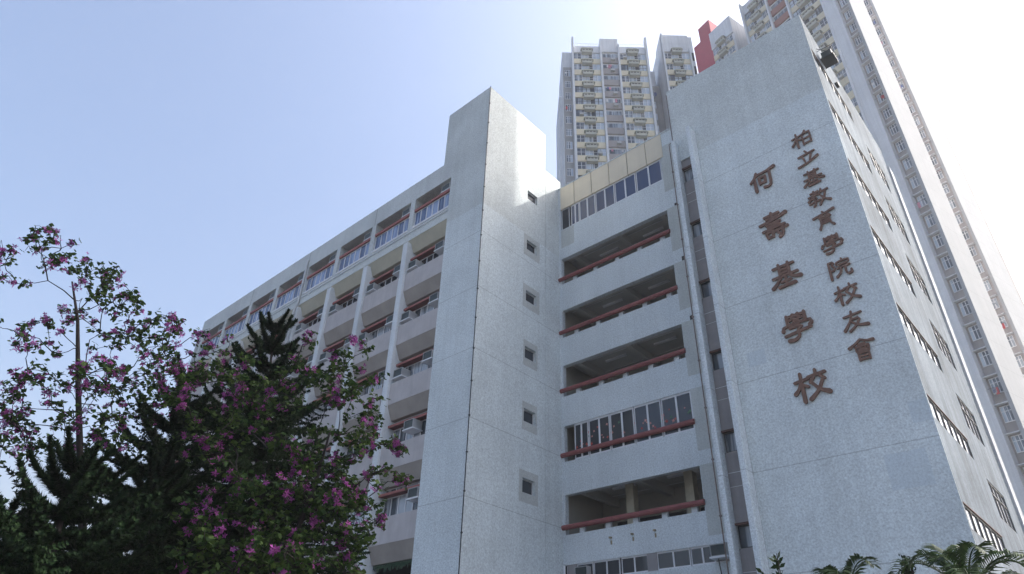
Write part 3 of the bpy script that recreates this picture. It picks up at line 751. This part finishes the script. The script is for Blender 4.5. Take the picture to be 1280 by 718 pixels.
# ------------------------------------------------------------------ trees and plants
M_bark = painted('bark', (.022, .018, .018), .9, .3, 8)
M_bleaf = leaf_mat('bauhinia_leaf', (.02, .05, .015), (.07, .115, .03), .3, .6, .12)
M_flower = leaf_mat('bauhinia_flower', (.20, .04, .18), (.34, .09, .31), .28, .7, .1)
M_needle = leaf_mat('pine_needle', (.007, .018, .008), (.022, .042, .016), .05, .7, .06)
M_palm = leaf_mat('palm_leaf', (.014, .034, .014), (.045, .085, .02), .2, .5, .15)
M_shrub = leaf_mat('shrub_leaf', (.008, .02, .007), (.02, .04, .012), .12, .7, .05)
def rvec(rg):
    while True:
        v = Vector((rg.uniform(-1,1), rg.uniform(-1,1), rg.uniform(-1,1)))
        if .05 < v.length < 1: return v.normalized()
def leaf2(mb, p, rg, s):
    """two-lobed bauhinia leaf, folded along its rib"""
    d = rvec(rg); d.z = d.z*.5-.35; d.normalize()
    nrm = (Vector((0,0,1))*1.2+rvec(rg)).normalized(); a = d.cross(nrm)
    if a.length < .1: return
    a.normalize(); n_ = a.cross(d)
    f = rg.uniform(.1, .5)
    b = p; L1 = p+d*s*.15+a*s*.42+n_*s*f*.5; L2 = p+d*s*.85+a*s*.40+n_*s*f*.5; no = p+d*s*.68; Lt = p+d*s*1.0+a*s*.2+n_*s*f*.25
    R1 = p+d*s*.15-a*s*.42+n_*s*f*.5; R2 = p+d*s*.85-a*s*.40+n_*s*f*.5; Rt = p+d*s*1.0-a*s*.2+n_*s*f*.25
    mb.add([b, L1, L2, Lt, no, Rt, R2, R1], [(0,1,2,3,4), (0,4,5,6,7)])
def bloom(mb, p, rg, s):
    ax = (rvec(rg)+Vector((.2,-.3,.5))).normalized(); u = ax.orthogonal().normalized(); v = ax.cross(u); a0 = rg.uniform(0, 6)
    for k in range(5):
        an = a0+k*1.2566+rg.uniform(-.2,.2); d = (u*math.cos(an)+v*math.sin(an)+ax*rg.uniform(.1,.6)).normalized(); sd_ = d.cross(ax).normalized()
        mb.add([p, p+d*s*.5+sd_*s*.22, p+d*s, p+d*s*.5-sd_*s*.22], [(0,1,2,3)])
def bauhinia(label, trunk, clusters, seed, nleaf, nflow, forks, fl_bias, sprays=4):
    rg = random.Random(seed)
    root = thing('bauhinia_tree', label, 'tree', trunk[0])
    tb = MB(); nt_ = len(trunk)
    tb.tube(trunk, [.07-.058*i/(nt_-1) for i in range(nt_)], 9)
    lf = MB(); fl_ = MB(); tw = MB()
    pts = [Vector(p) for p in trunk]
    fine = []
    for i in range(len(pts)-1):
        for k in range(8): fine.append(pts[i].lerp(pts[i+1], k/8))
    fine.append(pts[-1])
    fk = [fine[min(len(fine)-1, int(f*(len(fine)-1)))] for f in forks]
    nodes = list(fk)
    extra = []
    for (x, y, z, r) in clusters:                     # smaller sprays round each main one
        for _ in range(sprays): d = rvec(rg)*r*rg.uniform(.9, 2.0); extra.append((x+d.x, y+d.y, z+d.z*.75, r*rg.uniform(.3, .55)))
    clusters = list(clusters)+extra
    todo = sorted(clusters, key=lambda c: min((Vector(c[:3])-f).length for f in fk))
    for (x, y, z, r) in todo:
        c = Vector((x, y, z))
        # join the nearest node that lies below the cluster
        best = min(nodes, key=lambda q: (q-c).length+(1.2 if q.z > c.z+.1 else 0))
        mid = best.lerp(c, .5)+Vector((rg.uniform(-.1,.1), rg.uniform(-.1,.1), rg.uniform(-.02,.16)))
        L = (c-best).length; r0 = .005+.0065*L
        tb.tube([best, best.lerp(mid, .5)+rvec(rg)*.03, mid, mid.lerp(c, .55)+rvec(rg)*.03, c], [r0, r0*.85, r0*.7, r0*.5, .006], 6)
        nodes += [mid, c]
        ntw = max(3, int(r*22))
        for _ in range(ntw):
            d = rvec(rg); e = c+Vector((d.x*r, d.y*r, d.z*r*.8))*rg.uniform(.6, 1.25)
            m_ = c.lerp(e, .5)+Vector((0, 0, .05))+rvec(rg)*.03
            tw.tube([c, m_, e], [.006, .0045, .003], 4)
            for q in range(max(2, int(nleaf*r))):
                u = rg.random()**.6; p = (c.lerp(m_, u*2) if u < .5 else m_.lerp(e, u*2-1))+rvec(rg)*rg.uniform(.01, .10)
                leaf2(lf, p, rg, rg.uniform(.042, .08))
            if rg.random() < fl_bias:
                for q in range(rg.randint(3, nflow)): bloom(fl_, e+rvec(rg)*rg.uniform(.01, .08), rg, rg.uniform(.032, .055))
    keep(tb.build('trunk', M_bark, smooth=True), root); keep(tw.build('twigs', M_bark), root)
    keep(lf.build('crown', M_bleaf), root); keep(fl_.build('blossom', M_flower), root)
    return root
B1 = [(-11.07,1.04,6.9,.19),(-11.45,1.02,7.39,.12),(-10.44,1.12,7.37,.16),(-10.94,1.38,7.73,.17),(-11.82,1.73,7.86,.24),(-11.76,2.14,7.81,.35),(-9.89,2.04,6.77,.3),(-10.02,2.38,6.66,.28),(-9.54,2.72,6.39,.23),(-10.35,3.28,6.89,.13),(-9.78,1.38,5.63,.16),(-10.75,1.79,6.26,.21),(-11.16,2.13,6.69,.15),(-10.09,2.8,6.25,.31),(-10.89,3.45,6.62,.34),(-10.87,2.78,6.55,.23),(-9.57,2.36,5.55,.24),(-10.95,2.08,5.71,.28),(-10.28,1.69,5.22,.23),(-10.67,1.66,5.09,.21),(-10.24,2.25,5.54,.22),(-11.12,2.78,5.74,.32),(-10.46,2.91,5.66,.31),(-9.74,2.95,5.68,.25),(-10.53,3.55,6.23,.2),(-11.48,2.12,5.16,.32),(-10.28,2.31,4.98,.3),(-9.97,2.71,4.97,.3),(-10.57,1.85,4.47,.25),(-11.78,2.51,4.92,.31),(-11.57,3.69,5.87,.37),(-10.75,3.84,5.87,.26),(-11.57,3.07,5.04,.34),(-11.33,3.42,5.15,.32),(-10.03,3.74,6.04,.22),(-9.34,3.63,6.18,.17),(-10.67,3.93,6.97,.12)]
XTRA = [(-9.65,3.46,5.69,.23),(-9.69,3.81,5.94,.22),(-9.18,3.95,5.81,.21),(-9.22,4.39,5.75,.24),(-9.46,4.77,5.68,.25),(-9.71,4.24,5.4,.27),(-9.17,3.54,5.04,.24),(-9.35,3.27,5.29,.22),(-8.8,4.19,4.98,.25),(-9.34,3.96,4.8,.25)]
B2 = [(-8.01,4.68,5.69,.34),(-7.63,4.79,5.81,.34),(-7.38,4.82,5.41,.37),(-7.43,5.2,5.2,.31),(-7.37,5.44,4.84,.24),(-7.0,5.46,4.7,.09),(-7.33,5.06,4.72,.32),(-7.61,5.07,4.34,.32),(-7.83,5.74,4.6,.23),(-7.54,5.48,4.01,.23),(-7.42,4.91,3.82,.34),(-7.48,4.8,3.43,.35),(-7.92,4.55,3.35,.37),(-7.83,3.99,3.24,.35),(-7.99,3.65,3.2,.31),(-8.49,3.6,3.71,.21),(-7.76,3.75,4.0,.21),(-8.04,4.43,4.12,.27),(-7.88,4.37,4.53,.25),(-8.5,4.22,5.15,.2),(-8.7,3.92,5.34,.16),(-8.42,4.32,5.67,.23),(-8.64,3.86,5.89,.11),(-7.98,4.22,5.78,.18),(-8.12,4.8,5.01,.29),(-7.33,5.18,3.38,.24),(-8.41,3.98,3.78,.26),(-7.46,4.96,6.11,.12),(-7.16,5.65,4.36,.06),(-7.54,4.11,5.91,.11),(-7.08,5.3,3.71,.14),(-7.7,4.3,3.6,.36),(-7.6,4.6,3.9,.34),(-7.9,4.1,3.9,.32),(-7.3,5.0,3.6,.32),(-7.7,3.9,3.0,.36),(-7.4,4.5,3.1,.38),(-7.2,5.0,3.1,.34),(-7.8,4.6,4.4,.3),(-7.5,4.95,4.1,.32),(-8.0,3.6,3.4,.3)]+XTRA
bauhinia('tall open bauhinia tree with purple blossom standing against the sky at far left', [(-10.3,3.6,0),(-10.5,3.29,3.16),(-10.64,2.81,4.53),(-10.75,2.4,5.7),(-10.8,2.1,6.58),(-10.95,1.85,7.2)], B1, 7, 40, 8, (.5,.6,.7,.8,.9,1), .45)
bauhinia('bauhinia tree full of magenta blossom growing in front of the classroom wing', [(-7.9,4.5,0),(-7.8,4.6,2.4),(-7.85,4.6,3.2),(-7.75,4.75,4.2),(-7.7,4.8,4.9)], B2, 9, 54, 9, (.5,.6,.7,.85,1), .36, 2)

def conifer(label, base, apex, rmax, whorls, seed, top_len=.45, needle=.06, dens=1.0):
    rg = random.Random(seed)
    root = thing('norfolk_pine', label, 'tree', base)
    tb = MB(); B_, A_ = Vector(base), Vector(apex)
    tb.tube([B_, B_.lerp(A_, .5), A_], [.13, .075, .012], 8)
    nd = MB(); br = MB()
    def rope(path, r, k=1.0):
        L = sum((path[i+1]-path[i]).length for i in range(len(path)-1))
        n_ = max(5, int(L/.022*dens*k))
        for i in range(n_):
            u = (i+rg.random())/n_*(len(path)-1); k = min(int(u), len(path)-2); p = path[k].lerp(path[k+1], u-k)
            t_ = (path[k+1]-path[k]).normalized(); a = t_.orthogonal().normalized(); b = t_.cross(a)
            tp = 1-.5*(i/n_)**3
            for q in range(6):
                an = rg.uniform(0, 6.28); d = (a*math.cos(an)+b*math.sin(an))*1.0+t_*rg.uniform(.5, 1.1); d.normalize()
                s_ = t_.cross(d).normalized()*.017; e = p+d*r*tp*rg.uniform(.7, 1.25)
                nd.add([p+s_, e, p-s_], [(0,1,2)])
    H_ = (A_-B_).length
    z0 = .30
    for wv in range(whorls):
        f = 1-(1-z0)*((wv+.25)/whorls)**.92
        c = B_.lerp(A_, f); L = top_len+(rmax-top_len)*min(1, ((1-f)/(1-z0))**.75)
        nb = rg.randint(5, 7); a0 = rg.uniform(0, 6.28)
        for k in range(nb):
            an = a0+6.283*k/nb+rg.uniform(-.25, .25); l = L*rg.uniform(.75, 1.15)
            h = Vector((math.cos(an), math.sin(an), 0))
            lift = (.8, .55, .42, .32, .22, .15)[wv] if wv < 6 else .08; l *= (.62, .8, .9, .95)[wv] if wv < 4 else 1
            path = [c+h*l*u+Vector((0,0,l*(lift*u-.35*u*(1-lift)+.38*u*u*u))) for u in (0, .2, .4, .6, .8, 1)]
            br.tube(path, [.02, .016, .013, .010, .007, .004], 5)
            rope(path if wv < 6 else path[1:], needle*(1.8 if wv < 6 else 1.35), 4.0 if wv < 6 else 2.0); rope(path[1:4], needle*2.1, 2.0)
            side = Vector((-h.y, h.x, 0))
            if wv > 1:
                ns = int(l/.085)
                for j in range(2, ns):
                    u = j/ns*5; kk = min(int(u), 4); p = path[kk].lerp(path[kk+1], u-kk)
                    sl_ = (.16+.22*l*(1-abs(j/ns-.55)))*rg.uniform(.6, 1.1)*(.6 if wv < 5 else 1)
                    for s_ in (-1, 1):
                        d = (side*s_+h*.75+Vector((0,0,rg.uniform(-.25,.2)))).normalized()
                        rope([p, p+d*sl_*.5+Vector((0,0,-.04)), p+d*sl_+Vector((0,0,.02))], needle)
    for q in range(4): rope([A_-Vector((0,0,.6)), A_+Vector((0,0,.05))], needle*1.6)
    keep(tb.build('trunk', M_bark, smooth=True), root); keep(br.build('branches', M_bark), root); keep(nd.build('crown', M_needle), root)
    return root
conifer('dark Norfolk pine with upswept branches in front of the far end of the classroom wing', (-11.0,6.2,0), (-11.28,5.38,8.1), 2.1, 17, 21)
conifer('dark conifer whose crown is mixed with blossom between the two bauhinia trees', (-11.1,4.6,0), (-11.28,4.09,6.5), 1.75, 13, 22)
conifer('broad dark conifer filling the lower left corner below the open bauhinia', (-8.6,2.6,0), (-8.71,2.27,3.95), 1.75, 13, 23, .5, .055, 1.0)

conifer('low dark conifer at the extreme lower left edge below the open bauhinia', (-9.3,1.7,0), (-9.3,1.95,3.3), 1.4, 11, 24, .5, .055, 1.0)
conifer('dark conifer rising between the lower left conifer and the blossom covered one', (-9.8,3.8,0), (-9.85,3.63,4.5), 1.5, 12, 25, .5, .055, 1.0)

def palm(label, base, h, nfr, L, seed, lean=(0,0), up=.9, aim=None):
    rg = random.Random(seed); root = thing('palm_tree', label, 'palm', base); B_ = Vector(base)
    top = B_+Vector((lean[0], lean[1], h)); tb = MB(); tb.tube([B_, B_.lerp(top, .5)+Vector((.05,0,0)), top], [.09, .07, .05], 8)
    keep(tb.build('trunk', M_bark, smooth=True), root)
    for k in range(nfr):
        an = 6.283*k/nfr+rg.uniform(-.3, .3); l = L*rg.uniform(.75, 1.1); el = rg.uniform(.45, 1.35)*up
        if aim and k < len(aim): an, el, l = aim[k]
        h_ = Vector((math.cos(an), math.sin(an), 0)); fb = MB()
        path = [top+h_*l*math.cos(el)*u*(1+.25*u)+Vector((0,0,l*(math.sin(el)*u-.72*u*u*u*math.cos(el*.6)))) for u in [i/14 for i in range(15)]]
        fb.tube(path, [.016-.001*i for i in range(15)], 5)
        side = Vector((-h_.y, h_.x, 0))
        for i in range(2, 15):
            for sub in (0, .33, .66):
                if i == 14 and sub: continue
                p = path[i].lerp(path[min(i+1, 14)], sub); t_ = (path[min(i+1,14)]-path[i-1]).normalized(); ll = l*.30*math.sin(math.pi*(.12+.83*(i+sub)/15.))
                for s_ in (-1, 1):
                    d = (side*s_*.9+t_*.65+Vector((0,0,rg.uniform(.0,.3)))).normalized(); n_ = t_.cross(d).normalized(); wv = d.cross(n_).normalized()*.014
                    m_ = p+d*ll*.55; e = p+d*ll+Vector((0,0,-ll*.22))
                    fb.add([p, m_+wv, e, m_-wv], [(0,1,2,3)])
        keep(fb.build('frond', M_palm), root)
    return root
palm('palm with long arching feathery fronds at the lower right, below the side wall', (-1.75,9.9,0), 3.06, 8, 1.25, 31, aim=[(3.0,.95,1.15),(3.5,1.15,1.0),(.2,.9,1.0),(5.6,1.2,1.0),(2.2,1.3,1.1),(4.4,1.1,.9)])
palm('short bushy palm below the middle of the lettered wall', (-3.3,10.5,0), 3.2, 12, .95, 32, up=1.05)
palm('dark palm at the extreme lower right corner beside the long fronded palm', (-1.0,10.3,0), 3.02, 10, .8, 33)
def shrub(label, base, h, seed, r, n_, narrow=False):
    rg = random.Random(seed); root = thing('shrub', label, 'shrub', base); B_ = Vector(base); tb = MB(); lf = MB()
    for k in range(9):
        a = rg.uniform(0, 6.28); e = B_+Vector((math.cos(a)*r*rg.uniform(.2,1), math.sin(a)*r*rg.uniform(.2,1), h*rg.uniform(.84, 1)))
        if narrow: e = B_+Vector((math.cos(a)*r*.2, math.sin(a)*r*.2, h*rg.uniform(.93, 1)))
        path = [B_+Vector((0,0,h*.02)), B_.lerp(e, .6), e]; tb.tube(path, [.025, .015, .005], 5)
        for q in range(n_):
            u = rg.random()**.35; p = B_.lerp(e, u)
            if narrow: rr_ = r*(1.03-u)*1.6+.02; p = p+Vector((rg.gauss(0,.4)*rr_, rg.gauss(0,.4)*rr_, rg.uniform(-.05,.05)))
            d = (rvec(rg)+Vector((0,0,.7))).normalized(); s_ = rg.uniform(.07, .12)*(.6 if narrow else 1); sd_ = d.cross(rvec(rg)).normalized()*s_*.22
            lf.add([p, p+d*s_*.5+sd_, p+d*s_, p+d*s_*.5-sd_], [(0,1,2,3)])
    keep(tb.build('stem', M_bark), root); keep(lf.build('foliage', M_shrub), root)
shrub('small leafy shrub top in front of the ribbed left side of the lettered wall', (-3.3,8.37,0), 3.45, 41, .22, 60)
shrub('narrow pointed shrub between the short palm and the long fronded palm', (-2.5,10.71,0), 3.75, 42, .22, 160, True)
